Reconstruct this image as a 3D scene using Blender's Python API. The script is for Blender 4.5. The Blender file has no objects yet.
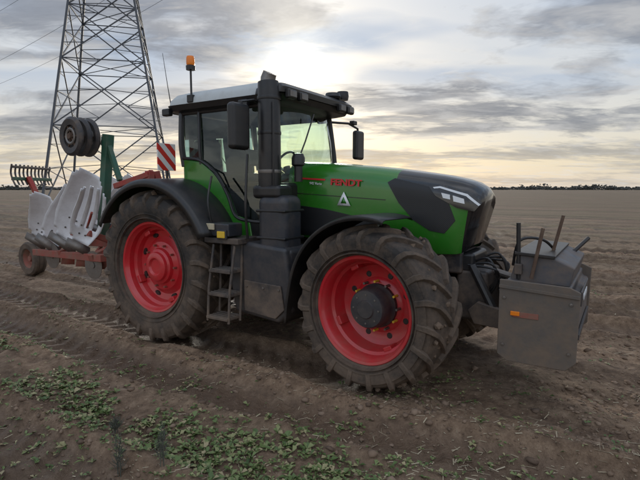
import bpy, bmesh, math, random
import numpy as np
from mathutils import Vector, Matrix
random.seed(7); rng=np.random.default_rng(11)
S=bpy.context.scene
COL=S.collection
rad=math.radians
TH=rad(-32.2); OX,OY=-1.55,7.46
hx,hy=math.cos(TH),math.sin(TH); lxv,lyv=-math.sin(TH),math.cos(TH)

# ---------------------------------------------------------------- materials
def nodes_of(name):
    m=bpy.data.materials.new(name); m.use_nodes=True
    nt=m.node_tree; nt.nodes.clear()
    out=nt.nodes.new('ShaderNodeOutputMaterial')
    return m,nt,out
def N(nt,t,**kw):
    n=nt.nodes.new(t)
    for k,v in kw.items(): setattr(n,k,v)
    return n
def ramp(nt,fac,stops):
    r=N(nt,'ShaderNodeValToRGB'); e=r.color_ramp.elements
    while len(e)<len(stops): e.new(0.5)
    for el,(p,c) in zip(e,stops):
        el.position=p; el.color=(c[0],c[1],c[2],1) if hasattr(c,'__len__') else (c,c,c,1)
    nt.links.new(fac,r.inputs[0]); return r
def mixc(nt,f,a,b,mode='MIX'):
    m=N(nt,'ShaderNodeMix',data_type='RGBA',blend_type=mode)
    for i,v in ((0,f),(6,a),(7,b)):
        if isinstance(v,(int,float)): m.inputs[i].default_value=v
        elif isinstance(v,(tuple,list)): m.inputs[i].default_value=(v[0],v[1],v[2],1)
        else: nt.links.new(v,m.inputs[i])
    return m.outputs[2]
def mth(nt,op,a,b=None,c=None,clamp=False):
    m=N(nt,'ShaderNodeMath',operation=op); m.use_clamp=clamp
    for i,v in enumerate((a,b,c)):
        if v is None: continue
        if isinstance(v,(int,float)): m.inputs[i].default_value=v
        else: nt.links.new(v,m.inputs[i])
    return m.outputs[0]
def noise(nt,vec,scale,detail=5,rough=.55,dist=0):
    n=N(nt,'ShaderNodeTexNoise'); n.inputs['Scale'].default_value=scale
    n.inputs['Detail'].default_value=detail; n.inputs['Roughness'].default_value=rough
    n.inputs['Distortion'].default_value=dist
    nt.links.new(vec,n.inputs['Vector']); return n.outputs['Fac']
def pbr(name,col,rough=.5,metal=0,dust=.25,low=1.6,dcol=(.19,.135,.095),bump=.15,bscale=40,coat=0):
    m,nt,out=nodes_of(name)
    tc=N(nt,'ShaderNodeTexCoord').outputs['Object']
    b=N(nt,'ShaderNodeBsdfPrincipled')
    b.inputs['Metallic'].default_value=metal
    if coat: b.inputs['Coat Weight'].default_value=coat; b.inputs['Coat Roughness'].default_value=.10
    if dust>0:
        n1=noise(nt,tc,5,4,.72)
        sx=N(nt,'ShaderNodeSeparateXYZ'); nt.links.new(tc,sx.inputs[0])
        mr=N(nt,'ShaderNodeMapRange'); mr.inputs[1].default_value=low; mr.inputs[2].default_value=.15
        mr.inputs[3].default_value=0; mr.inputs[4].default_value=.30; nt.links.new(sx.outputs[2],mr.inputs[0])
        a=mth(nt,'ADD',n1,mr.outputs[0])
        f=N(nt,'ShaderNodeMapRange'); f.inputs[1].default_value=.45; f.inputs[2].default_value=.88
        f.inputs[3].default_value=dust*.2; f.inputs[4].default_value=min(1,dust*2.4); nt.links.new(a,f.inputs[0])
        c=mixc(nt,f.outputs[0],col,dcol)
        nt.links.new(c,b.inputs['Base Color'])
        rr=N(nt,'ShaderNodeMapRange'); rr.inputs[3].default_value=rough; rr.inputs[4].default_value=.92
        nt.links.new(f.outputs[0],rr.inputs[0]); nt.links.new(rr.outputs[0],b.inputs['Roughness'])
    else:
        b.inputs['Base Color'].default_value=(*col,1); b.inputs['Roughness'].default_value=rough
    if bump>.04:
        bp=N(nt,'ShaderNodeBump'); bp.inputs['Strength'].default_value=bump; bp.inputs['Distance'].default_value=.01
        nb=noise(nt,tc,bscale,2,.6); nt.links.new(nb,bp.inputs['Height']); nt.links.new(bp.outputs[0],b.inputs['Normal'])
    nt.links.new(b.outputs[0],out.inputs[0]); return m

GREEN=pbr('green_paint',(.024,.175,.014),.22,dust=.07,low=1.5,bump=.03,coat=.5)
RED=pbr('red_rim_paint',(.55,.014,.024),.30,dust=.15,low=1.0,bump=.03,coat=.3)
REDF=pbr('red_frame_paint',(.34,.028,.02),.5,dust=.34,low=2.5)
BLACK=pbr('black_plastic',(.012,.0125,.014),.36,dust=.07,bump=.03)
GLOSSB=pbr('gloss_black_paint',(.008,.0085,.010),.14,dust=.05,bump=.0,coat=.5)
GREY=pbr('dark_grey_plastic',(.024,.028,.036),.40,dust=.15,bump=.03)
CHAS=pbr('chassis_paint',(.018,.020,.025),.45,dust=.36,low=1.9,bump=.1)
TYRE=pbr('tyre_rubber',(.014,.0135,.013),.75,dust=.40,low=1.9,dcol=(.135,.095,.067),bump=.4,bscale=30)
LUGM=pbr('tyre_lug_mud',(.022,.020,.017),.8,dust=.54,low=2.6,dcol=(.145,.102,.072),bump=.5,bscale=40)
ROOF=pbr('roof_light_grey',(.50,.53,.53),.45,dust=.12,bump=.02)
WHITE=pbr('white_paint',(.75,.76,.76),.45,dust=.05,bump=.02)
MBOARD=pbr('white_mouldboard',(.82,.83,.86),.28,dust=.14,low=1.7,bump=.05)
STEEL=pbr('worn_steel',(.22,.21,.20),.4,metal=.8,dust=.3)
RUST=pbr('rusty_steel',(.085,.047,.03),.8,dust=.4)
BALL=pbr('ballast_grey_paint',(.055,.063,.078),.45,dust=.33,low=2.0,bump=.2,bscale=18)
BALLM=pbr('ballast_muddy_plate',(.085,.080,.075),.6,dust=.5,low=2.2,dcol=(.17,.125,.09),bump=.3,bscale=14)
ORANGE=pbr('orange_lens',(.85,.22,.01),.25,dust=.02,bump=0)
YEL=pbr('yellow_plate',(.75,.48,.03),.5,dust=.1)
CREAM=pbr('cream_plate',(.55,.48,.33),.6,dust=.2)
REDP=pbr('red_lettering',(.65,.02,.03),.4,dust=.03,bump=0)
PYL=pbr('galvanised_steel',(.075,.08,.09),.6,metal=.3,dust=0,bump=0)
LENS=pbr('headlight_lens',(.75,.78,.8),.12,dust=.02,bump=0)
SEAT=pbr('seat_fabric',(.03,.032,.035),.9,dust=0,bump=0)
DGREEN=pbr('dark_green_paint',(.012,.085,.05),.5,dust=.2,low=2.5)
def glassmat():
    m,nt,out=nodes_of('tinted_glass')
    t=N(nt,'ShaderNodeBsdfTransparent'); t.inputs[0].default_value=(.74,.88,.81,1)
    g=N(nt,'ShaderNodeBsdfGlossy'); g.inputs['Roughness'].default_value=.02; g.inputs[0].default_value=(.9,.95,.93,1)
    f=N(nt,'ShaderNodeFresnel'); f.inputs[0].default_value=1.5
    m2=N(nt,'ShaderNodeMixShader'); nt.links.new(mth(nt,'MULTIPLY',f.outputs[0],1.6,clamp=True),m2.inputs[0])
    nt.links.new(t.outputs[0],m2.inputs[1]); nt.links.new(g.outputs[0],m2.inputs[2])
    nt.links.new(m2.outputs[0],out.inputs[0]); return m
GLASS=glassmat()
def meshmat():
    m,nt,out=nodes_of('grille_mesh'); b=N(nt,'ShaderNodeBsdfPrincipled')
    tc=N(nt,'ShaderNodeTexCoord').outputs['Object']
    sx=N(nt,'ShaderNodeSeparateXYZ'); nt.links.new(tc,sx.inputs[0])
    a=mth(nt,'SINE',mth(nt,'MULTIPLY',mth(nt,'ADD',sx.outputs[0],sx.outputs[2]),300)); c=mth(nt,'SINE',mth(nt,'MULTIPLY',mth(nt,'SUBTRACT',sx.outputs[0],sx.outputs[2]),300))
    r=ramp(nt,mth(nt,'MULTIPLY_ADD',mth(nt,'MAXIMUM',a,c),.5,.5),[(.6,(.004,.004,.004)),(.95,(.024,.025,.028))])
    nt.links.new(r.outputs[0],b.inputs['Base Color']); b.inputs['Roughness'].default_value=.45
    nt.links.new(b.outputs[0],out.inputs[0]); return m
GRILLE=meshmat()
def stripemat():
    m,nt,out=nodes_of('hazard_stripes'); b=N(nt,'ShaderNodeBsdfPrincipled')
    tc=N(nt,'ShaderNodeTexCoord').outputs['Object']
    sx=N(nt,'ShaderNodeSeparateXYZ'); nt.links.new(tc,sx.inputs[0])
    a=mth(nt,'ADD',sx.outputs[1],sx.outputs[2]); a=mth(nt,'MULTIPLY',a,5.2); a=mth(nt,'FRACT',a); a=mth(nt,'GREATER_THAN',a,.5)
    c=mixc(nt,a,(.75,.74,.72),(.6,.03,.02)); nt.links.new(c,b.inputs['Base Color']); b.inputs['Roughness'].default_value=.4
    nt.links.new(b.outputs[0],out.inputs[0]); return m
STRIPE=stripemat()

# ---------------------------------------------------------------- helpers
CUR=None; REC=None
def empty(name,loc=(0,0,0),rz=0):
    e=bpy.data.objects.new(name,None); COL.objects.link(e); e.location=loc; e.rotation_euler=(0,0,rz); e.empty_display_size=.2
    return e
def mk(name,verts,faces,mat,parent='cur',bevel=0,smooth=True,ang=35,solid=0,mats=None,midx=None,bseg=2):
    me=bpy.data.meshes.new(name); me.from_pydata([tuple(v) for v in verts],[],faces); me.update()
    bm=bmesh.new(); bm.from_mesh(me); bmesh.ops.recalc_face_normals(bm,faces=bm.faces); bm.to_mesh(me); bm.free()
    for mm in (mats or [mat]): me.materials.append(mm)
    if midx is not None: me.polygons.foreach_set('material_index',midx)
    if smooth:
        me.shade_smooth(); me.set_sharp_from_angle(angle=rad(ang))
    o=bpy.data.objects.new(name,me); COL.objects.link(o)
    p=CUR if parent=='cur' else parent
    if p: o.parent=p
    if REC is not None: REC.append(o)
    if solid:
        md=o.modifiers.new('s','SOLIDIFY'); md.thickness=solid; md.offset=0
    if bevel:
        md=o.modifiers.new('b','BEVEL'); md.width=bevel; md.segments=bseg; md.limit_method='ANGLE'; md.angle_limit=rad(30); md.harden_normals=True
    return o
def box(name,c,s,mat,bevel=.012,rot=None,**k):
    v=[Vector((sx*s[0]/2,sy*s[1]/2,sz*s[2]/2)) for sx in(-1,1) for sy in(-1,1) for sz in(-1,1)]
    if rot:
        R=Matrix.Rotation(rad(rot[2]),3,'Z')@Matrix.Rotation(rad(rot[1]),3,'Y')@Matrix.Rotation(rad(rot[0]),3,'X'); v=[R@p for p in v]
    v=[p+Vector(c) for p in v]
    f=[(0,1,3,2),(4,6,7,5),(0,4,5,1),(2,3,7,6),(0,2,6,4),(1,5,7,3)]
    return mk(name,v,f,mat,bevel=bevel,**k)
def prism(name,poly,y0,y1,mat,bevel=.015,**k):
    n=len(poly); v=[(x,y0,z) for x,z in poly]+[(x,y1,z) for x,z in poly]
    f=[tuple(range(n)),tuple(range(2*n-1,n-1,-1))]+[(i,(i+1)%n,n+(i+1)%n,n+i) for i in range(n)]
    return mk(name,v,f,mat,bevel=bevel,**k)
def tubegeo(pts,r,seg=10,cap=True):
    pts=[Vector(p) for p in pts]; n=len(pts); V=[];F=[]
    rs=r if hasattr(r,'__len__') else [r]*n
    up=None
    for i,p in enumerate(pts):
        t=(pts[min(i+1,n-1)]-pts[max(i-1,0)]).normalized()
        if up is None: up=Vector((0,0,1)) if abs(t.z)<.9 else Vector((1,0,0))
        a=t.cross(up)
        if a.length<1e-5: a=t.cross(Vector((0,1,0)))
        a.normalize(); b=a.cross(t).normalized(); up=b
        for k in range(seg):
            th=2*math.pi*k/seg+math.pi/4; V.append(p+(a*math.cos(th)+b*math.sin(th))*rs[i])
    for i in range(n-1):
        for k in range(seg):
            F.append((i*seg+k,i*seg+(k+1)%seg,(i+1)*seg+(k+1)%seg,(i+1)*seg+k))
    if cap: F.append(tuple(range(seg-1,-1,-1))); F.append(tuple(range((n-1)*seg,n*seg)))
    return V,F
def smoothpts(pts,n=6):
    P=[Vector(p) for p in pts]; out=[]
    for i in range(len(P)-1):
        p0=P[max(i-1,0)];p1=P[i];p2=P[i+1];p3=P[min(i+2,len(P)-1)]
        for k in range(n):
            t=k/n; out.append(.5*((2*p1)+(p2-p0)*t+(2*p0-5*p1+4*p2-p3)*t*t+(3*p1-p0-3*p2+p3)*t**3))
    out.append(P[-1]); return out
def tube(name,pts,r,mat,seg=10,curve=False,**k):
    if curve: pts=smoothpts(pts)
    V,F=tubegeo(pts,r,seg); return mk(name,V,F,mat,**k)
def merge(parts):
    V=[];F=[]
    for v,f in parts:
        o=len(V); V+=list(v); F+=[tuple(i+o for i in q) for q in f]
    return V,F
def lathe(name,prof,c,mat,seg=64,close=False,a0=0,a1=360,axis='Y',**k):
    V=[];F=[];n=len(prof); full=abs(a1-a0)>=359.9; m=seg if full else seg+1
    for i in range(m):
        a=rad(a0+(a1-a0)*i/seg)
        for r,y in prof:
            if axis=='Y': V.append((c[0]+r*math.cos(a),c[1]+y,c[2]+r*math.sin(a)))
            elif axis=='Z': V.append((c[0]+r*math.cos(a),c[1]+r*math.sin(a),c[2]+y))
            else: V.append((c[0]+y,c[1]+r*math.cos(a),c[2]+r*math.sin(a)))
    for i in range(seg):
        j=(i+1)%m
        for q in range(n-1+(1 if close else 0)):
            F.append((i*n+q,j*n+q,j*n+(q+1)%n,i*n+(q+1)%n))
    return mk(name,V,F,mat,**k)

# ---------------------------------------------------------------- wheels
def wheel(prefix,cx,cy,cz,R,W,rr,nl,side,kind,lugh):
    s=side
    Rc=R-lugh
    half=[(rr-.01,.36),(rr+.015,.405),(rr+.05,.44),(rr+.30*(Rc-rr),.49),(rr+.5*(Rc-rr),.505),(rr+.68*(Rc-rr),.50),(Rc-.10,.475),(Rc-.05,.44),(Rc-.022,.36),(Rc-.01,.24),(Rc-.003,.12),(Rc,0)]
    prof=[(r,s*y*W) for r,y in half]+[(r,-s*y*W) for r,y in half[::-1][1:]]
    lathe(prefix+'_tyre',prof,(cx,cy,cz),TYRE,seg=96)
    for q in (.16,.3):
        rq=rr+q*(Rc-rr); lathe(prefix+'_tyre_bead_ring',[(rq-.012,s*W*.455),(rq-.006,s*W*(.478+.06*q)+s*.004),(rq+.006,s*W*(.480+.06*q)+s*.004),(rq+.012,s*W*.46)],(cx,cy,cz),TYRE,seg=80)
    cur=[(.01,0,1),(.12,-.003,1),(.24,-.010,1),(.36,-.022,1),(.43,-.045,1),(.475,-.095,.8),(.495,-.15,.35),(.50,-.19,.05)]
    V=[];F=[]
    for sd in (-1,1):
        for i in range(nl):
            a0=2*math.pi*(i+(.5 if sd>0 else 0)+random.uniform(-.015,.015))/nl
            base=len(V); wear=random.uniform(.88,1.02)
            for k,(yy,dr,hh) in enumerate(cur):
                kp=cur[max(k-1,0)]; kn=cur[min(k+1,len(cur)-1)]
                ty=(kn[0]-kp[0])*W; tr=kn[1]-kp[1]; L=math.hypot(ty,tr); ny,nr=-tr/L,ty/L
                th=a0-(min(yy,.47)/.5)**.9*(W*.5*.95)/R
                r0=Rc+dr; y0=yy*W; hw=.030+.012*(k/7); h=lugh*hh*wear
                for (dt,up) in ((-hw*1.25,-.012),(hw*1.25,-.012),(hw*.8,h),(-hw*.8,h)):
                    r=r0+nr*up; y=y0+ny*up; a=th+dt/R
                    V.append((cx+r*math.sin(a),cy+sd*y,cz+r*math.cos(a)))
            m=len(cur)
            for k in range(m-1):
                b=base+4*k
                for e in range(4): F.append((b+e,b+(e+1)%4,b+4+(e+1)%4,b+4+e))
            F.append((base,base+1,base+2,base+3)); F.append((base+4*(m-1)+3,base+4*(m-1)+2,base+4*(m-1)+1,base+4*(m-1)))
    mk(prefix+'_lugs',V,F,LUGM,ang=40,bevel=.006,bseg=1)
    V=[];F=[]
    for i in range(70):
        a=random.random()*6.283; y=random.uniform(-.40,.40)*W; rl=random.uniform(.012,.035)
        c=(cx+(Rc-.012)*math.sin(a),cy+y,cz+(Rc-.012)*math.cos(a)); b=len(V)
        for vv in IV: V.append((c[0]+vv[0]*rl*random.uniform(.7,1.4),c[1]+vv[1]*rl*random.uniform(.9,1.7),c[2]+vv[2]*rl*random.uniform(.7,1.4)))
        F+=[tuple(int(q)+b for q in f) for f in IFC]
    mk(prefix+'_mud',V,F,MUD,smooth=False)
    c=(cx,cy,cz)
    if kind=='front':
        p=[(rr+.012,.36*W),(rr+.02,.395*W),(rr+.005,.415*W),(rr-.02,.405*W),(rr-.035,.36*W),(rr-.05,.33*W),(rr-.055,.18*W),(rr-.085,.15*W),(rr-.095,.02*W),(rr-.12,-.06*W),(rr-.17,-.10*W),(.30,-.11*W),(.27,-.07*W),(.22,-.06*W),(.0,-.06*W)]
        lathe(prefix+'_rim',[(r,s*y) for r,y in p],c,RED,seg=72)
        hub=[(.235,-.06*W),(.235,.0),(.215,.02),(.205,.05),(.205,.17),(.19,.195),(.10,.205),(.09,.22),(0,.22)]
        lathe(prefix+'_hub',[(r,s*y) for r,y in hub],c,GREY,seg=48)
        for i in range(8):
            a=2*math.pi*i/8; lathe(prefix+'_hub_bolt',[(0,s*.205),(.011,s*.204),(.012,s*.19)],(cx+.15*math.cos(a),cy,cz+.15*math.sin(a)),STEEL,seg=6)
        for i in range(12):
            a=2*math.pi*i/12
            lathe(prefix+'_stud',[(.0,s*.035),(.013,s*.035),(.016,s*-.04)],(cx+.262*math.cos(a),cy,cz+.262*math.sin(a)),YEL if i%2 else STEEL,seg=8)
        for i in range(8):
            a=2*math.pi*(i+.5)/8
            lathe(prefix+'_rim_hole_dark_disc',[(.0,-s*.064),(.028,-s*.064),(.034,-s*.07)],(cx+.345*math.cos(a),cy,cz+.345*math.sin(a)),BLACK,seg=14)  # raised black disc; its colour stands for the shade inside a hole
        for i in range(4):
            a=2*math.pi*(i+.3)/4
            box(prefix+'_rim_lug',(cx+(rr-.10)*math.cos(a),cy+s*.04,cz+(rr-.10)*math.sin(a)),(.05,.14,.10),RED,rot=(0,-math.degrees(a),0),bevel=.01)
    else:
        p=[(rr+.012,.36*W),(rr+.02,.385*W),(rr+.005,.405*W),(rr-.02,.395*W),(rr-.035,.35*W),(rr-.055,.32*W),(rr-.06,.22*W),(rr-.10,.19*W),(rr-.12,.10*W),(.40,.07*W),(.36,.10*W),(.33,.16*W),(.25,.19*W),(.235,.25*W),(.20,.27*W),(.19,.32*W),(.15,.34*W),(.12,.34*W),(.10,.30*W),(.0,.30*W)]
        lathe(prefix+'_rim',[(r,s*y) for r,y in p],c,RED,seg=72)
        for i in range(10):
            a=2*math.pi*i/10
            lathe(prefix+'_stud',[(.0,s*(.19*W+.035)),(.014,s*(.19*W+.035)),(.016,s*.17*W)],(cx+.29*math.cos(a),cy,cz+.29*math.sin(a)),REDF,seg=8)
        for i in range(8):
            a=2*math.pi*(i+.5)/8
            o=lathe(prefix+'_rim_slot_dark_disc',[(.0,s*(.088*W+.012)),(.026,s*(.088*W+.012)),(.03,s*.07*W)],(0,0,0),BLACK,seg=14)  # black oval cap, no opening cut; dark colour stands for slot shade
            for v in o.data.vertices:
                x,z=v.co.x*1.0,v.co.z*1.9
                v.co=Vector((cx+(.435)*math.cos(a)+x*math.cos(a)-z*math.sin(a),cy+v.co.y,cz+.435*math.sin(a)+x*math.sin(a)+z*math.cos(a)))
        for i in range(4):
            a=2*math.pi*(i+.3)/4
            box(prefix+'_rim_lug',(cx+(rr-.115)*math.cos(a),cy+s*.17*W,cz+(rr-.115)*math.sin(a)),(.06,.1,.11),RED,rot=(0,-math.degrees(a),0),bevel=.01)
bm=bmesh.new(); bmesh.ops.create_icosphere(bm,subdivisions=1,radius=1); IV=np.array([v.co[:] for v in bm.verts]); IFC=np.array([[v.index for v in f.verts] for f in bm.faces]); bm.free()
MUD=pbr('dried_mud',(.14,.097,.067),.95,dust=0,bump=0)
def steer(objs,px,py,ang):
    R=Matrix.Rotation(ang,3,'Z'); p=Vector((px,py,0)); t=p-R@p
    for o in objs: o.location=t; o.rotation_euler=(0,0,ang)

T=empty('tractor',(OX,OY,-.035),TH); CUR=T
RR,RF=1.05,.87
FX=3.17
def fender(name,c,r,prof,a0,a1,mat,tail=0,seg=36):
    V=[];F=[];n=len(prof)
    for i in range(seg+1):
        f=i/seg; a=rad(a0+(a1-a0)*f); rr_=r+tail*max(0,(f-.75)/.25)**2
        for y,dr in prof: V.append((c[0]+(rr_+dr)*math.cos(a),y,c[1]+(rr_+dr)*math.sin(a)))
    for i in range(seg):
        for k in range(n-1): F.append((i*n+k,i*n+k+1,(i+1)*n+k+1,(i+1)*n+k))
    mk(name,V,F,mat,solid=.012,ang=50)
wheel('rear_wheel_near',0,-1.025,RR,RR,.71,.60,22,-1,'rear',.05)
wheel('rear_wheel_far',0,1.025,RR,RR,.71,.60,22,1,'rear',.05)
for s,nm in((-1,'near'),(1,'far')):
    REC=[]
    wheel('front_wheel_'+nm,FX,s*.965,RF,RF,.67,.55,19,s,'front',.048)
    fender('front_fender',(FX,RF),.965,[(s*1.30,-.05),(s*1.29,-.012),(s*1.25,0),(s*.72,0),(s*.67,-.03)],74,196,BLACK,tail=.10)
    box('front_fender_bracket',(2.92,s*.62,1.66),(.06,.5,.05),CHAS,.01)
    tube('front_fender_stay',[(3.1,s*.62,1.1),(2.95,s*.6,1.4),(2.92,s*.66,1.68)],.03,CHAS)
    steer(REC,FX,s*.6,rad(-5.5)); REC=None

# ---------------------------------------------------------------- chassis
box('rear_axle',(0,0,RR),(.42,1.5,.42),CHAS,.05)
box('transmission',(.9,0,1.05),(2.0,.62,.75),CHAS,.05)
box('engine_block',(2.6,0,1.25),(1.7,.56,.6),CHAS,.04)
box('front_frame',(3.0,0,.95),(2.0,.42,.3),CHAS,.03)
prism('front_axle_beam',[(3.0,.72),(3.3,.72),(3.32,.92),(2.98,.92)],-.62,.62,CHAS,.03)
tube('steering_rod',[(2.92,-.6,.8),(2.92,.6,.8)],.03,STEEL)
for s in(-1,1):
    box('axle_knuckle',(3.17,s*.62,.87),(.3,.16,.42),CHAS,.03)
    prism('belly_side',[(1.35,.55),(2.3,.55),(2.45,.85),(2.45,1.25),(1.35,1.25)],s*.45,s*.62,CHAS,.02)
for s in(-1,1):
    prism('fuel_tank',[(1.18,1.0),(1.28,.58),(1.95,.52),(2.12,.66),(2.12,1.02),(2.05,1.42),(1.2,1.48)],s*.60,s*1.10,GREY,.05,bseg=3)
    prism('tank_guard',[(1.45,.62),(1.92,.58),(2.05,.7),(2.0,.98),(1.45,1.0)],s*1.10,s*1.125,CHAS,.01)
    for x in(1.5,1.75,1.98): lathe('guard_bolt',[(0,s*.012),(.014,s*.010),(.016,0)],(x,s*1.126,.93),STEEL,seg=6)
for s in(-1,1):
    for i,z in enumerate((.55,.83,1.11)):
        y=s*(1.26-.03*i)
        box('step_tread',(1.24,y,z),(.34,.26,.035),CHAS,.006)
        for q in (-.1,-.03,.04,.11): box('step_tread_rib',(1.24,y+q*.9,z+.022),(.30,.012,.012),STEEL,0)
    for x in(1.07,1.41):
        tube('step_rail',[(x,s*1.36,.5),(x,s*1.33,.9),(x,s*1.23,1.42)],.016,CHAS)
        tube('step_rail',[(x,s*1.16,.5),(x,s*1.13,.9),(x,s*1.1,1.42)],.016,CHAS)
    box('step_platform',(1.2,s*1.02,1.47),(.55,.46,.07),CHAS,.012)
box('platform_edge_cream',(1.02,-1.268,1.64),(.20,.02,.075),CREAM,.005)
box('platform_box',(1.12,-1.12,1.60),(.42,.26,.16),GREY,.02)
box('side_lamp',(1.24,-1.262,1.55),(.15,.03,.11),GREY,.008)
box('side_lamp_lens',(1.24,-1.282,1.55),(.12,.02,.08),YEL,.008)
def rbox(name,x0,x1,y0,y1,z0,z1,mat,b=.06): return box(name,((x0+x1)/2,(y0+y1)/2,(z0+z1)/2),(x1-x0,y1-y0,z1-z0),mat,b,bseg=4)
rbox('exhaust_canister_shroud',1.60,2.02,-1.06,-.66,1.30,2.02,GREY,.1)
rbox('exhaust_canister_base',1.55,2.08,-1.04,-.62,1.12,1.40,GREY,.06)
for z in(1.5,1.82): rbox('canister_strap',1.595,2.025,-1.065,-.655,z,z+.035,BLACK,.015)
rbox('exhaust_elbow',1.52,1.92,-1.04,-.74,1.98,2.14,BLACK,.05)
tube('exhaust_stack',[(1.69,-.90,2.05),(1.69,-.90,2.2),(1.69,-.90,3.2),(1.68,-.90,3.34)],[.13,.137,.132,.122],BLACK,seg=28)
tube('exhaust_tip',[(1.675,-.90,3.30),(1.68,-.90,3.38),(1.71,-.90,3.44)],[.09,.088,.082],STEEL,seg=20)
for z in (2.3,2.75,3.15): lathe('exhaust_band',[(.139,-.02),(.143,0),(.139,.02)],(1.69,-.90,z),STEEL if z<2.5 else BLACK,axis='Z',seg=28)
tube('exhaust_guard_bar',[(1.82,-1.0,2.1),(1.84,-1.02,2.4),(1.83,-1.0,3.1)],.012,BLACK)
lathe('air_precleaner',[(0,.14),(.06,.13),(.08,.08),(.08,0),(.05,-.02),(.05,-.2)],(1.98,-.72,2.38),BLACK,axis='Z',seg=20)
tube('grab_rail',[(1.50,-1.10,1.5),(1.52,-1.15,1.9),(1.50,-1.08,2.5)],.016,BLACK,curve=True)
tube('grab_rail_rear',[(1.0,-1.18,1.62),(.96,-1.2,1.95),(.85,-1.02,2.25)],.014,BLACK,curve=True)
# ---------------------------------------------------------------- hood
HS=[(1.66,2.45,.47,1.50),(2.2,2.42,.47,1.46),(2.8,2.365,.46,1.42),(3.05,2.335,.458,1.40),(3.12,2.325,.455,1.40),(3.4,2.285,.45,1.39),(3.62,2.25,.44,1.39),(3.80,2.21,.42,1.40),(3.92,2.17,.385,1.41),(4.00,2.12,.33,1.43),(4.05,2.05,.27,1.48)]
def ring(h):
    x,t,w,b=h
    m=t-.27
    return [(0,t),(w*.35,t-.004),(w*.62,t-.02),(w*.82,t-.055),(w*.94,t-.115),(w*.99,t-.19),(w,m),(w*1.0,(m+b)/2),(w*.98,b+.08),(w*.92,b)]
V=[];F=[];MI=[]
nr=len(ring(HS[0])); full=2*nr-1
for h in HS:
    r=ring(h); pts=[(-y,z) for y,z in r[::-1]]+[(y,z) for y,z in r[1:]]
    for y,z in pts:
        x=h[0]
        if x>3.9 and z<1.95: x-=(1.95-z)*.28*((x-3.8)/.25)
        V.append((x,y,z))
for i in range(len(HS)-1):
    for k in range(full-1):
        F.append((i*full+k,i*full+k+1,(i+1)*full+k+1,(i+1)*full+k))
        kk=min(k,full-2-k)
        xm=(HS[i][0]+HS[i+1][0])/2
        MI.append(1 if (xm>3.09 and kk>=3) or xm>3.90 else 0)
F.append(tuple(range(full))); MI.append(1); F.append(tuple(range((len(HS)-1)*full,len(HS)*full))); MI.append(1)
mk('hood',V,F,None,mats=[GREEN,GLOSSB],midx=MI,ang=50)
def yside(x,z):
    x=max(HS[0][0],min(HS[-1][0],x))
    for a,b in zip(HS,HS[1:]):
        if a[0]<=x<=b[0]: f=(x-a[0])/(b[0]-a[0]); h=tuple(a[i]*(1-f)+b[i]*f for i in range(4)); break
    r=ring(h)
    for (y0,z0),(y1,z1) in zip(r,r[1:]):
        if z1<=z<=z0 and z0>z1: f=(z0-z)/(z0-z1); return y0*(1-f)+y1*f
    return r[-1][0] if z<r[-1][1] else r[0][0]
def panel(name,poly,off,mat,thick=.012,sides=(-1,1),step=.03):
    for s in sides:
        bm=bmesh.new(); vs=[bm.verts.new((x,0,z)) for x,z in poly]; bm.faces.new(vs)
        x=min(p[0] for p in poly)+step
        while x<max(p[0] for p in poly):
            bmesh.ops.bisect_plane(bm,geom=bm.verts[:]+bm.edges[:]+bm.faces[:],plane_co=(x,0,0),plane_no=(1,0,0)); x+=step
        z=min(p[1] for p in poly)+step
        while z<max(p[1] for p in poly):
            bmesh.ops.bisect_plane(bm,geom=bm.verts[:]+bm.edges[:]+bm.faces[:],plane_co=(0,0,z),plane_no=(0,0,1)); z+=step
        bmesh.ops.remove_doubles(bm,verts=bm.verts,dist=.003)
        nrm=[]
        ff=[f for f in bm.faces]
        # double layer built explicitly: front skin, back skin, rim
        bm.verts.index_update(); nv=len(bm.verts)
        Vf=[(v.co.x,s*(yside(v.co.x,v.co.z)+off+thick/2),v.co.z) for v in bm.verts]
        Vb=[(v.co.x,s*(yside(v.co.x,v.co.z)+off-thick/2-.01),v.co.z) for v in bm.verts]
        Ff=[tuple(v.index for v in f.verts) for f in bm.faces]
        rim=[(e.verts[0].index,e.verts[1].index) for e in bm.edges if len(e.link_faces)==1]
        bm.free()
        mk(name,Vf+Vb,Ff+[tuple(i+nv for i in f[::-1]) for f in Ff]+[(a,b,b+nv,a+nv) for a,b in rim],mat,ang=50)
panel('hood_side_grille',[(3.02,2.17),(3.10,2.215),(3.50,2.12),(3.70,1.99),(3.79,1.76),(3.68,1.62),(3.52,1.645),(3.34,1.75),(3.16,1.94)],.004,GRILLE,.008)
panel('hood_lower_grille',[(1.70,1.53),(1.70,1.90),(2.2,1.85),(2.7,1.76),(3.0,1.66),(3.2,1.52),(3.2,1.42),(2.8,1.46)],.008,GRILLE)
panel('headlight_housing',[(3.50,2.12),(3.62,2.15),(3.90,2.07),(4.03,1.95),(3.97,1.86),(3.80,1.90),(3.58,2.02)],.010,GLOSSB)
panel('headlight_strip',[(3.545,2.115),(3.62,2.125),(3.90,2.042),(4.02,1.932),(4.005,1.918),(3.89,2.020),(3.62,2.105),(3.56,2.10)],.018,LENS,.006)
panel('headlight_lens',[(3.64,2.055),(3.73,2.035),(3.735,1.985),(3.66,2.00)],.018,LENS,.006)
panel('headlight_lens',[(3.76,2.027),(3.87,1.992),(3.88,1.94),(3.77,1.965)],.018,LENS,.006)
panel('hood_seam',[(1.72,2.04),(1.72,2.048),(3.0,1.975),(3.0,1.967)],.002,BLACK,.004)
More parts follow.
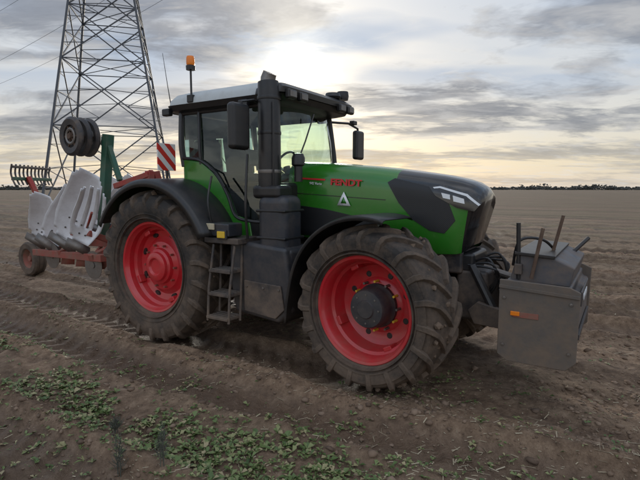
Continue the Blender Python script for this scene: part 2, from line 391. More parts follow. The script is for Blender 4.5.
def text(name,s,loc,size,mat,rot=(90,0,0),ext=.003,sx=1,bold=.0):
    c=bpy.data.curves.new(name,'FONT'); c.body=s; c.size=size; c.extrude=ext; c.offset=bold; c.materials.append(mat)
    o=bpy.data.objects.new(name,c); COL.objects.link(o); o.parent=CUR; o.location=loc; o.rotation_euler=[rad(a) for a in rot]; o.scale=(sx,1,1); return o
text('hood_lettering','FENDT',(2.28,-.480,2.145),.105,REDP,rot=(90,3,0),sx=1.3,bold=.003)
text('hood_model_lettering','942 Vario',(1.98,-.480,2.15),.045,WHITE,rot=(90,3,0))
panel('hood_stripe',[(1.85,2.215),(1.85,2.235),(2.2,2.215),(2.2,2.195)],.004,REDP,.004)
mk('slow_vehicle_triangle',[(2.38,-.484,1.90),(2.56,-.484,1.895),(2.47,-.484,2.06)],[(0,1,2)],WHITE,solid=.006)
mk('triangle_inner',[(2.43,-.490,1.925),(2.51,-.490,1.922),(2.47,-.490,2.0)],[(0,1,2)],GREEN,solid=.004)
for i in range(6): box('nose_grille_bar',(3.97-.028*i,0,1.92-.07*i),(.05,.46,.02),GLOSSB,.005)
box('nose_bumper',(3.84,0,1.30),(.26,.58,.22),BLACK,.04)
box('front_linkage_frame',(3.95,0,.95),(.34,.60,.55),CHAS,.04)
box('radiator_frame',(3.6,0,1.30),(.5,.66,.25),CHAS,.03)
for s in(-1,1):
    prism('front_lift_arm',[(3.95,.82),(4.02,.68),(4.42,.66),(4.48,.76),(4.40,.84),(4.05,.92)],s*.40-.035,s*.40+.035,CHAS,.01)
    tube('front_lift_ram',[(3.95,s*.30,1.28),(4.22,s*.38,.82)],.045,BLACK)
    tube('front_lift_ram_rod',[(4.1,s*.35,1.02),(4.3,s*.4,.74)],.022,STEEL)
    for j in range(3):
        tube('hydraulic_hose',[(3.9,s*(.2+.04*j),1.28),(4.10+.04*j,s*(.25+.03*j),1.36-.05*j),(4.20,s*.24,1.15),(4.12-.04*j,s*.2,.95)],.013,BLACK,curve=True)
    tube('side_hose',[(2.2,s*.55,1.2),(2.4,s*.62,1.32),(2.6,s*.58,1.2),(2.9,s*.55,1.3),(3.3,s*.5,1.22)],.02,BLACK,curve=True)
tube('front_top_link',[(4.0,0,1.22),(4.40,0,1.12)],.04,STEEL)
# ---------------------------------------------------------------- rear fenders
for s in(-1,1):
    fender('rear_fender',(0,RR),1.17,[(s*1.40,-.10),(s*1.395,-.03),(s*1.36,0),(s*1.0,.01),(s*.74,.02)],24,152,BLACK)
    P=[(0+1.185*math.cos(rad(a)),RR+1.185*math.sin(rad(a))) for a in range(20,156,5)]
    prism('rear_fender_inner_wall',P+[(-1.0,1.35),(.4,1.2),(1.05,1.25)],s*.70,s*.76,GREEN,.01)
    box('rear_lamp',(-1.02,s*1.15,1.72),(.06,.3,.12),BLACK,.01)
GP=[(.13,2.22),(.13,2.50),(.46,2.46),(.74,2.28),(.94,2.02),(1.06,1.76),(1.30,1.70),(1.34,1.48),(.9,1.40),(.3,1.9)]
for s in(-1,1):
    prism('cab_base_panel',GP,s*.765,s*.83,GREEN,.02)
    prism('cab_base_side_black',[(1.0,1.66),(1.60,1.68),(1.60,1.35),(1.1,1.35)],s*.775,s*.815,BLACK,.01)
box('cab_floor',(.85,0,1.52),(1.5,1.5,.12),BLACK,.02)
box('cab_rear_wall',(.12,0,2.1),(.08,1.45,.5),BLACK,.02)
# ---------------------------------------------------------------- cab
def pillar(name,pts,r=.038): tube(name,pts,r,BLACK,seg=8,curve=True)
for s in(-1,1):
    pillar('a_pillar',[(1.56,s*.80,1.62),(1.60,s*.79,2.3),(1.50,s*.76,3.16)],.045)
    pillar('b_pillar',[(.46,s*.81,2.42),(.44,s*.81,2.7),(.40,s*.77,3.16)],.026)
    pillar('c_pillar',[(.13,s*.80,2.40),(.08,s*.80,2.7),(.06,s*.76,3.16)],.042)
    pillar('door_bottom_frame',[(.13,s*.825,2.51),(.46,s*.83,2.47),(.74,s*.83,2.29),(.94,s*.83,2.02),(1.07,s*.83,1.75),(1.3,s*.82,1.69),(1.58,s*.81,1.68)],.022)
    pillar('door_top_frame',[(.06,s*.77,3.12),(1.50,s*.77,3.12)],.03)
    P=[(.15,2.50),(.46,2.46),(.74,2.28),(.94,2.01),(1.07,1.75),(1.55,1.69),(1.60,2.3),(1.51,3.11),(.08,3.11),(.10,2.7)]
    V=[(x,s*(.815-.05*max(0,(z-2.3)/.85)),z) for x,z in P]
    mk('door_glass',V,[tuple(range(len(P)))],GLASS,smooth=False)
    tube('door_handle',[(.66,s*.86,2.36),(.80,s*.88,2.30),(.92,s*.86,2.12)],.012,BLACK)
V=[];F=[];nx=12
for i in range(nx+1):
    y=-.77+1.54*i/nx; b=.17*(1-(y/.77)**2)
    for z,xo in ((2.05,1.60),(2.4,1.60),(2.75,1.57),(3.12,1.50)): V.append((xo+b,y,z))
for i in range(nx):
    for k in range(3): F.append((i*4+k,(i+1)*4+k,(i+1)*4+k+1,i*4+k+1))
mk('windscreen',V,F,GLASS)
mk('rear_window',[(.09,-.74,2.3),(.09,.74,2.3),(.05,.72,3.12),(.05,-.72,3.12)],[(0,1,2,3)],GLASS,smooth=False)
tube('wiper',[(1.80,-.1,3.06),(1.80,-.3,2.7),(1.79,-.45,2.45)],.01,BLACK,seg=6)
box('windscreen_cowl',(1.66,0,2.0),(.26,1.42,.34),BLACK,.05)
def roofring(z,x0,x1,hw,r=.16,n=5):
    pts=[]
    for (cx,cy,a0) in ((x1-r,hw-r,0),(x0+r,hw-r,90),(x0+r,-hw+r,180),(x1-r,-hw+r,270)):
        for i in range(n+1):
            a=rad(a0+90*i/n); pts.append((cx+r*math.cos(a),cy+r*math.sin(a),z))
    return pts
def loftrings(name,rings,mat,**k):
    n=len(rings[0]);V=[];F=[]
    for r in rings: V+=r
    for i in range(len(rings)-1):
        for j in range(n): F.append((i*n+j,i*n+(j+1)%n,(i+1)*n+(j+1)%n,(i+1)*n+j))
    F.append(tuple(range(n))); F.append(tuple(range((len(rings)-1)*n,len(rings)*n)))
    return mk(name,V,F,mat,**k)
loftrings('roof_lower',[roofring(3.13,-.08,1.70,.80),roofring(3.15,-.14,1.80,.86),roofring(3.22,-.17,1.84,.89)],BLACK,ang=45)
loftrings('roof_top',[roofring(3.222,-.15,1.60,.88),roofring(3.29,-.13,1.60,.87),roofring(3.36,-.06,1.56,.82),roofring(3.405,.08,1.48,.70),roofring(3.42,.3,1.3,.5)],ROOF,ang=60)
loftrings('roof_visor',[roofring(3.225,1.40,1.86,.885,r=.1),roofring(3.29,1.42,1.87,.88,r=.1),roofring(3.345,1.46,1.80,.82,r=.1),roofring(3.37,1.5,1.72,.7,r=.1)],BLACK,ang=60)
for y in(-.72,-.48,.48,.72):
    box('roof_work_light',(1.88,y,3.21),(.07,.17,.11),BLACK,.02); box('roof_work_light_lens',(1.918,y,3.21),(.01,.13,.07),STEEL,.004)
for s in(-1,1):
    box('roof_side_light',(1.30,s*.90,3.13),(.15,.07,.09),BLACK,.02)
    box('roof_rear_side_light',(-.12,s*.86,3.14),(.14,.09,.10),BLACK,.02)
    box('roof_rear_work_light',(-.2,s*.6,3.2),(.07,.17,.11),BLACK,.02)
def beacon(x,y,z,h=.30):
    tube('beacon_stalk',[(x,y,z),(x,y,z+h)],.014,BLACK); lathe('beacon_base',[(0,0),(.06,0),(.062,.05),(.05,.06)],(x,y,z+h-.01),BLACK,axis='Z',seg=20)
    lathe('beacon_lens',[(.05,.0),(.055,.02),(.054,.09),(.045,.115),(0,.125)],(x,y,z+h+.05),ORANGE,axis='Z',seg=20)
beacon(.36,-.86,3.32,.34)
box('beacon_bracket',(.36,-.87,3.28),(.10,.06,.10),BLACK,.01)
lathe('gps_receiver',[(0,0),(.1,0),(.12,.03),(.10,.08),(0,.09)],(1.7,.55,3.36),BLACK,axis='Z',seg=24)
lathe('far_work_lamp',[(0,0),(.08,0),(.09,.06),(.08,.12),(0,.13)],(1.72,.80,3.38),BLACK,axis='Z',seg=20)
tube('aerial',[(-.1,-.8,3.2),(-.14,-.82,3.5),(-.2,-.84,3.95)],[.008,.005,.003],BLACK,seg=6)
tube('mirror_arm_near',[(1.52,-.8,3.1),(1.58,-1.05,3.12),(1.56,-1.24,3.08),(1.55,-1.25,2.55)],.016,BLACK)
rbox('mirror_near',1.48,1.60,-1.42,-1.12,2.54,3.06,BLACK,.05)
tube('mirror_arm_far',[(1.52,.8,3.08),(1.60,1.2,3.10),(1.60,1.50,3.05),(1.60,1.54,2.9)],.018,BLACK)
rbox('mirror_far',1.55,1.65,1.40,1.66,2.56,3.02,BLACK,.04)
box('indicator_far',(1.62,1.32,3.12),(.08,.12,.06),BLACK,.01)
rbox('seat_base',.45,.95,-.28,.28,1.62,2.05,SEAT,.06); rbox('seat_cushion',.42,.98,-.27,.27,2.05,2.18,SEAT,.05)
box('seat_back',(.40,0,2.5),(.14,.5,.72),SEAT,.06,rot=(0,-8,0),bseg=3); box('seat_headrest',(.34,0,2.93),(.10,.3,.18),SEAT,.04)
rbox('armrest_console',.55,1.12,-.5,-.32,2.18,2.30,SEAT,.04)
box('terminal_screen',(1.12,-.46,2.5),(.05,.3,.22),BLACK,.02,rot=(0,-15,0))
rbox('dashboard',1.36,1.58,-.3,.3,1.7,2.3,BLACK,.06)
tube('steering_column',[(1.42,0,2.0),(1.28,0,2.4)],.05,BLACK)
V,F=tubegeo([(1.26+.10*math.cos(a),.20*math.sin(a),2.43+.17*math.cos(a)) for a in [2*math.pi*i/28 for i in range(29)]],.016,8); mk('steering_wheel',V,F,BLACK)
rbox('passenger_seat',.5,.9,.38,.66,1.7,2.15,SEAT,.05)
box('hazard_board',(.02,-1.02,2.52),(.02,.30,.36),STRIPE,.003)
tube('hazard_board_post',[(-.0,-1.0,2.2),(-.0,-1.0,2.5)],.015,BLACK)
for s in(-1,1):
    prism('rear_lower_link',[(-.2,.75),(-.2,.62),(-1.25,.72),(-1.25,.84)],s*.45-.03,s*.45+.03,CHAS,.01)
    tube('rear_lift_rod',[(-.6,s*.45,.75),(-.4,s*.42,1.5)],.03,CHAS)
box('rear_hitch_body',(-.45,0,1.3),(.5,.5,.7),CHAS,.04)

# ---------------------------------------------------------------- ballast box
Bx=empty('ballast_weight_box',(OX+.03*hx,OY+.03*hy,0),TH); CUR=Bx
prism('ballast_body',[(4.34,.52),(4.38,.47),(4.86,.47),(4.96,.60),(4.96,1.06),(4.90,1.08),(4.90,1.16),(4.34,1.20)],-.78,.78,BALL,.02)
for s in(-1,1):
    prism('ballast_end_plate',[(4.31,.50),(4.40,.44),(4.90,.44),(4.98,.52),(4.99,1.16),(4.90,1.20),(4.31,1.22)],s*.785,s*.81,BALLM,.008)
    prism('ballast_end_rib',[(4.31,1.14),(4.985,1.10),(4.985,1.13),(4.31,1.17)],s*.812,s*.824,BALLM,.003)
    box('marker_plate',(4.55,s*.812,.90),(.22,.01,.05),REDF,.002)
    box('marker_lens',(4.46,s*.822,.91),(.08,.014,.04),ORANGE,.004)
    for x in(4.36,4.92):
        for z in(.6,1.05): lathe('plate_bolt',[(0,s*.014),(.015,s*.012),(.016,0)],(x,s*.81,z),STEEL,seg=6)
prism('ballast_hopper',[(4.36,1.18),(4.88,1.16),(4.92,1.34),(4.74,1.42),(4.42,1.44)],-.60,.66,BALL,.015)
prism('ballast_hopper_rim',[(4.40,1.435),(4.75,1.415),(4.755,1.445),(4.40,1.465)],-.63,.69,BLACK,.006)
text('ballast_sign','DIAMOND',(5.0,-.62,1.06),.09,WHITE,rot=(90,0,90))
box('ballast_front_sign',(4.985,-.28,1.08),(.015,.80,.13),GREY,.003)
box('ballast_front_strip',(4.975,0,.72),(.02,1.3,.05),GREY,.003)
tube('upright_bar',[(4.44,-.6,1.2),(4.42,-.6,1.74)],.02,BLACK)
tube('upright_pin_rod',[(4.56,-.64,1.22),(4.64,-.63,1.70)],.017,RUST)
tube('upright_pin_rod',[(4.64,-.2,1.22),(4.76,-.18,1.80)],.017,RUST)
box('upright_bar_clamp',(4.44,-.62,1.30),(.07,.07,.10),CHAS,.008)
tube('tool_handle',[(4.8,.45,1.35),(4.95,.6,1.52)],.022,BLACK)
tube('hose_on_ballast',[(4.35,-.4,1.3),(4.42,-.48,1.56),(4.6,-.3,1.56),(4.7,-.1,1.43)],.014,BLACK,curve=True)

# ---------------------------------------------------------------- plough
P_=empty('plough',(OX,OY,0),TH); CUR=P_
def beam(name,a,b,w,mat):
    V,F=tubegeo([a,b],w*.7071,4); return mk(name,V,F,mat,bevel=.008,ang=30)
beam('headstock_upright',(-1.35,-.4,.7),(-1.55,-.05,2.35),.12,REDF)
beam('headstock_upright',(-1.35,.4,.7),(-1.55,.05,2.35),.12,REDF)
beam('headstock_cross',(-1.35,-.5,.78),(-1.35,.5,.78),.13,REDF)
beam('headstock_cross',(-1.45,-.35,1.55),(-1.45,.35,1.55),.12,REDF)
beam('headstock_stay',(-1.5,-.1,2.3),(-2.3,-.2,2.1),.09,REDF)
beam('headstock_stay',(-1.55,0,2.35),(-2.6,-.1,1.3),.09,REDF)
beam('turnover_shaft',(-1.3,0,1.2),(-2.1,0,1.2),.24,REDF)
beam('main_beam',(-1.9,-.35,1.15),(-5.2,.25,.98),.19,REDF)
beam('swing_beam',(-1.9,-.75,.92),(-4.6,-.45,.80),.12,REDF)
beam('cross_member',(-2.2,-.8,.9),(-2.2,.5,1.3),.12,REDF)
beam('cross_member',(-3.4,-.65,.88),(-3.4,.3,1.1),.10,REDF)
tube('turnover_ram',[(-1.5,.1,1.9),(-2.3,-.1,1.45)],.06,REDF)
tube('plough_hose',[(-1.4,-.2,1.9),(-1.8,-.4,1.6),(-2.2,-.3,1.7),(-2.7,-.3,1.3)],.018,BLACK,curve=True)
def mould(B,ang,L=1.3,Wd=.55,slat=False,az=52,bendk=1.0,mat=None):
    H=Vector((math.cos(rad(az)),math.sin(rad(az)),0)); D=H*math.cos(ang)+Vector((0,0,math.sin(ang))); Q=-H*math.sin(ang)+Vector((0,0,math.cos(ang))); Y_=Vector((math.sin(rad(az)),-math.cos(rad(az)),0))
    V=[];nu,nv=22,14
    for i in range(nu+1):
        u=i/nu
        for j in range(nv+1):
            v=j/nv
            ww=Wd*(1-.35*max(0,u-.5)/.5)*(.66+.34*min(1,u/.3))
            bend=bendk*(.42*u*u+ .16*(v-.5)**2*4*(.4+u*.4) + .34*v*(u-.3))
            V.append(Vector(B)+D*(L*u)+Q*(ww*(v-.5)+.12*u*u-.08*u)+Y_*bend)
    F=[]
    for i in range(nu):
        for j in range(nv):
            if slat and i>5 and j%4 in(2,3) and j<nv-1: continue
            if i<2 and j>11: continue
            if i>=nu-2 and (j>12 or j<1): continue
            if i>=nu-1 and (j>11 or j<2): continue
            a=i*(nv+1)+j; F.append((a,a+1,a+nv+2,a+nv+1))
    mk('mouldboard',V,F,mat or MBOARD,solid=.014,ang=60)
    B=Vector(B)
    mk('plough_share',[B-D*.18-Q*Wd*.50,B-D*.02-Q*Wd*.40-Y_*.02,B+D*.02+Q*Wd*.38-Y_*.01,B-D*.12+Q*Wd*.35],[(0,1,2,3)],STEEL,solid=.02)
    for (u,v) in((.15,.1),(.15,-.1),(.3,.12),(.3,-.08)):
        p=B+D*(L*u)+Q*(Wd*v)+Y_*(bendk*(.42*u*u+.34*(v+.5)*(u-.3))+.012); tube('board_bolt',[p,p+Y_*.012],.016,CHAS,seg=6)
    tube('board_stay',[B+D*.55-Y_*.04,B+D*.2-Y_*.35],.022,REDF)
for i,x in enumerate((-2.35,-3.05,-3.75,-4.45)):
    y=-.35+(-x-1.9)/3.3*.6; zb=1.15-(-x-1.9)*.05
    beam('body_leg',(x,y,zb),(x-.05,y-.42,zb+.18),.10,REDF)
    beam('body_leg_far',(x,y,zb),(x-.2,y+.4,zb+.25),.10,REDF)
    mould((x-.18,y-.52,zb+.02+.05*(i%2)),rad((66,58,54,62)[i]),L=(1.0,1.35,1.25,.95)[i],Wd=(.50,.66,.62,.52)[i],slat=(i==0),az=(50,42,48,40)[i])
    mould((x-.45,y+.45,zb+.18),rad(60),L=1.15,Wd=.5,az=60)
    beam('skimmer_leg',(x+.30,y,zb),(x+.34,y-.35,zb-.30),.05,REDF)
    mk('skimmer',[(x+.38,y-.36,zb-.22),(x+.12,y-.44,zb-.22),(x+.08,y-.46,zb-.42),(x+.35,y-.36,zb-.42)],[(0,1,2,3)],REDF,solid=.012)
for x,y in((-2.2,-.75),(-3.9,-.5)):
    lathe('disc_coulter',[(0,-.02),(.05,-.02),(.05,-.006),(.24,-.003),(.24,.003),(.05,.006),(.05,.02),(0,.02)],(x,y,.78),STEEL,seg=32)
    beam('coulter_arm',(x,y,.78),(x+.1,y+.3,1.12),.05,REDF)
def pwheel(c,r,w,hubmat,mat):
    prof=[(r*.55,-w*.4),(r*.62,-w*.5),(r*.9,-w*.5),(r,-w*.36),(r,-w*.2),(r*.965,-w*.17),(r,-w*.12),(r,w*.12),(r*.965,w*.17),(r,w*.2),(r,w*.36),(r*.9,w*.5),(r*.62,w*.5),(r*.55,w*.4)]
    lathe('depth_wheel_tyre',prof,c,mat,seg=40)
    lathe('depth_wheel_rim',[(r*.56,-w*.4),(r*.5,-w*.3),(r*.42,-w*.05),(r*.2,-w*.05),(r*.16,-w*.3),(0,-w*.3)],c,hubmat,seg=32)
pwheel((-6.6,.50,.40),.40,.30,REDF,TYRE)
beam('depth_wheel_arm',(-5.1,.25,1.0),(-6.6,.80,.95),.10,REDF); beam('depth_wheel_fork',(-6.6,.80,.98),(-6.6,.74,.40),.07,REDF)
PX,PZ=-3.05,2.98
for k,y in enumerate((-.50,-.34,-.18)):
    lathe('press_ring',[(.20,-.03),(.30,-.05),(.345,-.012),(.345,.012),(.30,.05),(.20,.03)],(PX,y,PZ),CHAS,seg=40,close=True)
    lathe('press_ring_rim',[(.20,-.02),(.21,.0),(.20,.02)],(PX,y,PZ),STEEL,seg=32,close=True)
    lathe('press_ring_inner',[(.10,-.03),(.13,-.04),(.15,-.03),(.15,.03),(.10,.03)],(PX,y,PZ),STEEL,seg=24,close=True)
    for q in range(6):
        a=math.pi/3*q; V,F=tubegeo([(PX,y,PZ),(PX+.22*math.cos(a),y,PZ+.22*math.sin(a))],.02,6); mk('press_spoke',V,F,RUST)
tube('press_axle',[(PX,-.56,PZ),(PX,.1,PZ)],.05,RUST)
beam('press_arm',(PX,.05,PZ),(PX+.35,.0,PZ-.2),.10,DGREEN); beam('press_arm',(PX+.4,-.05,PZ+.05),(PX+.15,-.1,1.1),.15,DGREEN); beam('press_arm',(PX+.38,-.05,PZ-.1),(PX+.75,-.1,2.2),.08,DGREEN)
beam('packer_bar',(-5.2,-.5,2.50),(-6.0,.7,2.50),.05,CHAS); beam('packer_bar',(-5.2,-.5,2.26),(-6.0,.7,2.26),.07,DGREEN)
for k in range(11):
    f=k/10; bx,by=-5.2-.8*f,-.5+1.2*f
    V,F=tubegeo(smoothpts([(bx,by,2.55),(bx-.06,by,2.38),(bx,by,2.24),(bx+.08,by,2.14)],3),.018,6); mk('packer_tine',V,F,CHAS)
beam('packer_stay',(-5.4,-.1,2.3),(-4.9,.2,1.0),.09,REDF)

# ---------------------------------------------------------------- pylon
def pylon(name,loc,rz):
    parts=[]
    lv=[0,8,14.2,19.2,23.2,26.5]
    hw=lambda z: (5.55-.136*z) if z<=26.5 else (5.55-.136*26.5)-(z-26.5)*.05
    def m(a,b,r): parts.append(tubegeo([a,b],r*.85,4,cap=False))
    lv2=lv+[29,31.5,34,36.5,39,41.5,44,46.5]
    cor=lambda z,k:(hw(z)*(1,1,-1,-1)[k],hw(z)*(1,-1,-1,1)[k],z)
    lp=lambda a,b,f: tuple(a[i]*(1-f)+b[i]*f for i in range(3))
    for i in range(len(lv2)-1):
        z0,z1=lv2[i],lv2[i+1]
        for k in range(4):
            a,b=cor(z0,k),cor(z1,k); c,d=cor(z0,(k+1)%4),cor(z1,(k+1)%4)
            m(a,b,.17 if z0<20 else .13)
            m(a,d,.085); m(c,b,.085); m(b,d,.07)
            if z1-z0>3.5:
                w0,w1=hw(z0),hw(z1); f=w0/(w0+w1); X=lp(a,d,f)
                m(lp(a,b,.5),lp(a,X,.55),.05); m(lp(c,d,.5),lp(c,X,.55),.05)
                m(lp(a,b,.28),lp(a,X,.55),.05); m(lp(c,d,.28),lp(c,X,.55),.05)
                m(lp(a,b,.5),X,.05); m(lp(c,d,.5),X,.05)
                m(lp(a,b,.78),lp(X,b,.5),.045); m(lp(c,d,.78),lp(X,d,.5),.045)
        m(cor(z1,0),cor(z1,2),.05); m(cor(z1,1),cor(z1,3),.05)
    for za,L in((29,8),(36.5,10),(44,8)):
        for s in(-1,1):
            w=hw(za)
            for yy in(-w,w):
                m((s*w,yy,za),(s*L,0,za+.3),.1); m((s*w,yy,za+2.5),(s*L,0,za+.3),.08)
            m((s*L,0,za+.3),(s*L,0,za-3),.07)
    m((hw(46.5),0,46.5),(0,0,51),.1); m((-hw(46.5),0,46.5),(0,0,51),.1)
    V,F=merge(parts)
    o=mk(name,V,F,PYL,parent=None,smooth=False); o.location=loc; o.rotation_euler=(0,0,rz); return o
pylon('electricity_pylon',(-21.1,50,-.2),rad(14))
parts=[]
def catenary(a,b,sag,r=.045,n=24):
    pts=[]
    for i in range(n+1):
        f=i/n; pts.append((a[0]*(1-f)+b[0]*f,a[1]*(1-f)+b[1]*f,a[2]*(1-f)+b[2]*f-4*sag*f*(1-f)))
    parts.append(tubegeo(pts,r,5))
catenary((-190,225,42),(-5,88,55),5)
catenary((-190,225,60),(-5,88,66),5)
catenary((-176,232,42),(9,95,60),5)
V,F=merge(parts); mk('power_line',V,F,PYL,parent=None)

# ---------------------------------------------------------------- terrain
tabs=[rng.random((256,256)) for _ in range(6)]
def vn(x,y,k=0):
    t=tabs[k%6]; xi=np.floor(x).astype(int); yi=np.floor(y).astype(int); fx=x-xi; fy=y-yi
    fx=fx*fx*(3-2*fx); fy=fy*fy*(3-2*fy)
    a=t[xi&255,yi&255]; b=t[(xi+1)&255,yi&255]; c=t[xi&255,(yi+1)&255]; d=t[(xi+1)&255,(yi+1)&255]
    return (a*(1-fx)+b*fx)*(1-fy)+(c*(1-fx)+d*fx)*fy-.5
# (offset, from, to, depth, curvature)
TR=[(-1.02,-60,3.3,.06,0),(1.02,-60,3.3,.06,0),(-1.98,-60,60,.12,.010),(-3.72,-60,60,.13,.012),(-4.6,-60,60,.10,.004),(2.6,-60,60,.09,0),(4.3,-60,60,.10,0),(6.2,-60,60,.10,0),(8.0,-60,60,.10,0),(10.5,-60,60,.11,0),(12.5,-60,60,.11,0),(16,-60,60,.12,0),(18,-60,60,.12,0),(23,-60,60,.14,0),(25,-60,60,.14,0)]
def tracks(lx,ly):
    g=np.zeros_like(lx); cut=np.zeros_like(lx); tread=np.zeros_like(lx); shs=np.zeros_like(lx)
    for c,a,b,d,cv in TR:
        cc=c+.12*vn(lx*.25,np.full_like(lx,c*3.1),1)+cv*np.clip(lx-1,-8,8)**2*.6
        en=np.clip((lx-a)/.5,0,1)*np.clip((b-lx)/.3,0,1)
        q=np.exp(-((ly-cc)/.31)**6)*en
        sh=np.exp(-((np.abs(ly-cc)-.42)/.10)**2)*en*(.5+1.3*(vn(lx*2.2,ly*2.2,2)+.5))
        g=np.maximum(g,q); cut=np.maximum(cut,q*d); shs=np.maximum(shs,sh)
        ph=lx/.28+np.abs(ly-cc)*2.4+.30*vn(lx*1.2,ly*1.2,3)
        tread=np.maximum(tread,q*np.clip(np.sin(ph*2*np.pi)*2.6,-.6,1)*.036*np.clip(.35+1.4*(vn(lx*.7,ly*.7,4)+.5),0,1.3))
    return g,cut-shs*.06,tread
def terrain(x,y):
    lx=(x-OX)*hx+(y-OY)*hy; ly=(x-OX)*lxv+(y-OY)*lyv
    near=np.clip(1-(np.hypot(x,y)-25)/40,0,1)
    h=.05*vn(x*.35,y*.35)+.04*vn(x*1.1,y*1.1,1)
    pt=np.clip(.6+1.3*vn(x*.6,y*.6,5),.15,1.2)
    rough=.04*vn(x*3.1,y*3.1,2)+pt*(.045*vn(x*6.3,y*6.3,3)+.034*vn(x*13,y*13,4))
    rdg=.018*np.sin(ly*2*np.pi/.72+2*vn(lx*.3,ly*.5,2))
    g,cut,tread=tracks(lx,ly)
    h=h+near*(rough*(1-.78*g)+rdg*(1-g)+tread)-cut*np.clip(near+.4,0,1)
    for wx in(0,FX):
        for wy in(-1,1):
            q=np.exp(-(((lx-wx)/.45)**2+((ly-wy)/.5)**2)); h=h*(1-q)+q*(-.03)
    return h
def axis(a,b,step,lo,hi,gr=1.07):
    c=list(np.arange(a,b+1e-6,step)); s=step; p=b
    while p<hi: s*=gr; p+=s; c.append(p)
    s=step; p=a; L=[]
    while p>lo: s*=gr; p-=s; L.append(p)
    return np.array(L[::-1]+c)
X=axis(-7.5,8.5,.034,-2500,2500,1.06); Y=axis(2.3,12.5,.034,-600,3500,1.05)
GX,GY=np.meshgrid(X,Y); Z=terrain(GX.ravel(),GY.ravel())
co=np.stack([GX.ravel(),GY.ravel(),Z],1).astype(np.float32)
nx,ny=len(X),len(Y); idx=np.arange(nx*ny).reshape(ny,nx)
q=np.stack([idx[:-1,:-1],idx[:-1,1:],idx[1:,1:],idx[1:,:-1]],-1).reshape(-1,4)
def fastmesh(name,co,faces,mat,smooth=False):
    me=bpy.data.meshes.new(name); k=faces.shape[1]
    me.vertices.add(len(co)); me.vertices.foreach_set('co',np.asarray(co,dtype=np.float32).ravel())
    me.loops.add(faces.size); me.loops.foreach_set('vertex_index',faces.astype(np.int32).ravel())
    me.polygons.add(len(faces)); me.polygons.foreach_set('loop_start',(np.arange(len(faces))*k).astype(np.int32))
    me.update(calc_edges=True); me.validate()
    if smooth: me.shade_smooth()
    me.materials.append(mat)
    o=bpy.data.objects.new(name,me); COL.objects.link(o); return o
def soilmat():
    m,nt,out=nodes_of('field_soil'); b=N(nt,'ShaderNodeBsdfPrincipled')
    tc=N(nt,'ShaderNodeTexCoord').outputs['Object']
    mp=N(nt,'ShaderNodeMapping'); mp.vector_type='TEXTURE'; mp.inputs['Rotation'].default_value=(0,0,TH); nt.links.new(tc,mp.inputs['Vector'])
    mp2=N(nt,'ShaderNodeMapping'); mp2.inputs['Scale'].default_value=(.10,1,1); nt.links.new(mp.outputs[0],mp2.inputs['Vector'])
    row=noise(nt,mp2.outputs[0],.9,3,.6); rowf=noise(nt,mp2.outputs[0],.16,5,.7)
    fine=noise(nt,tc,9,6,.72)
    at=N(nt,'ShaderNodeAttribute'); at.attribute_name='track'
    c=ramp(nt,fine,[(.32,(.105,.068,.044)),(.48,(.19,.127,.084)),(.60,(.255,.178,.120)),(.74,(.36,.26,.185))]).outputs[0]
    t=ramp(nt,row,[(.36,(.60,.56,.53)),(.5,(.95,.93,.9)),(.66,(1.28,1.22,1.14))]).outputs[0]
    c=mixc(nt,1,c,t,'MULTIPLY')
    c=mixc(nt,mth(nt,'MULTIPLY',at.outputs['Fac'],.55),c,(.112,.072,.047))
    sx=N(nt,'ShaderNodeSeparateXYZ'); nt.links.new(tc,sx.inputs[0])
    far=N(nt,'ShaderNodeMapRange'); far.inputs[1].default_value=8; far.inputs[2].default_value=28; nt.links.new(sx.outputs[1],far.inputs[0])
    st=ramp(nt,noise(nt,mp2.outputs[0],2.2,5,.75),[(.50,0),(.62,1)]).outputs[0]
    stc=mth(nt,'MULTIPLY',st,mth(nt,'MULTIPLY_ADD',far.outputs[0],.32,.08))
    c=mixc(nt,stc,c,(.34,.27,.17))
    gr=ramp(nt,mth(nt,'ADD',mth(nt,'MULTIPLY',rowf,.75),mth(nt,'MULTIPLY',fine,.25)),[(.46,0),(.56,1)]).outputs[0]
    c=mixc(nt,mth(nt,'MULTIPLY',gr,mth(nt,'MULTIPLY_ADD',far.outputs[0],.50,.02)),c,(.135,.12,.06))
    # crop rows and tramlines
    sr=N(nt,'ShaderNodeSeparateXYZ'); nt.links.new(mp.outputs[0],sr.inputs[0])
    yw=mth(nt,'ADD',sr.outputs[1],mth(nt,'MULTIPLY',row,.6))
    rw=mth(nt,'MULTIPLY_ADD',mth(nt,'SINE',mth(nt,'MULTIPLY',yw,2*math.pi/1.5)),.5,.5)
    rw=mth(nt,'MULTIPLY',rw,mth(nt,'MULTIPLY_ADD',far.outputs[0],.40,.0))
    c=mixc(nt,rw,c,(.085,.060,.040))
    tl=mth(nt,'FRACT',mth(nt,'DIVIDE',yw,11.0)); tl=mth(nt,'LESS_THAN',mth(nt,'ABSOLUTE',mth(nt,'SUBTRACT',mth(nt,'ABSOLUTE',mth(nt,'SUBTRACT',tl,.5)),.09)),.028)
    c=mixc(nt,mth(nt,'MULTIPLY',tl,mth(nt,'MULTIPLY',far.outputs[0],.6)),c,(.075,.052,.035))
    nt.links.new(c,b.inputs['Base Color'])
    rg=N(nt,'ShaderNodeMapRange'); rg.inputs[3].default_value=.85; rg.inputs[4].default_value=.5; nt.links.new(at.outputs['Fac'],rg.inputs[0]); nt.links.new(rg.outputs[0],b.inputs['Roughness'])
    b.inputs['Specular IOR Level'].default_value=.3
    bp=N(nt,'ShaderNodeBump'); bp.inputs['Strength'].default_value=.9; bp.inputs['Distance'].default_value=.03
    nt.links.new(noise(nt,tc,26,4,.72),bp.inputs['Height']); nt.links.new(bp.outputs[0],b.inputs['Normal'])
    nt.links.new(b.outputs[0],out.inputs[0]); return m
SOIL=soilmat()
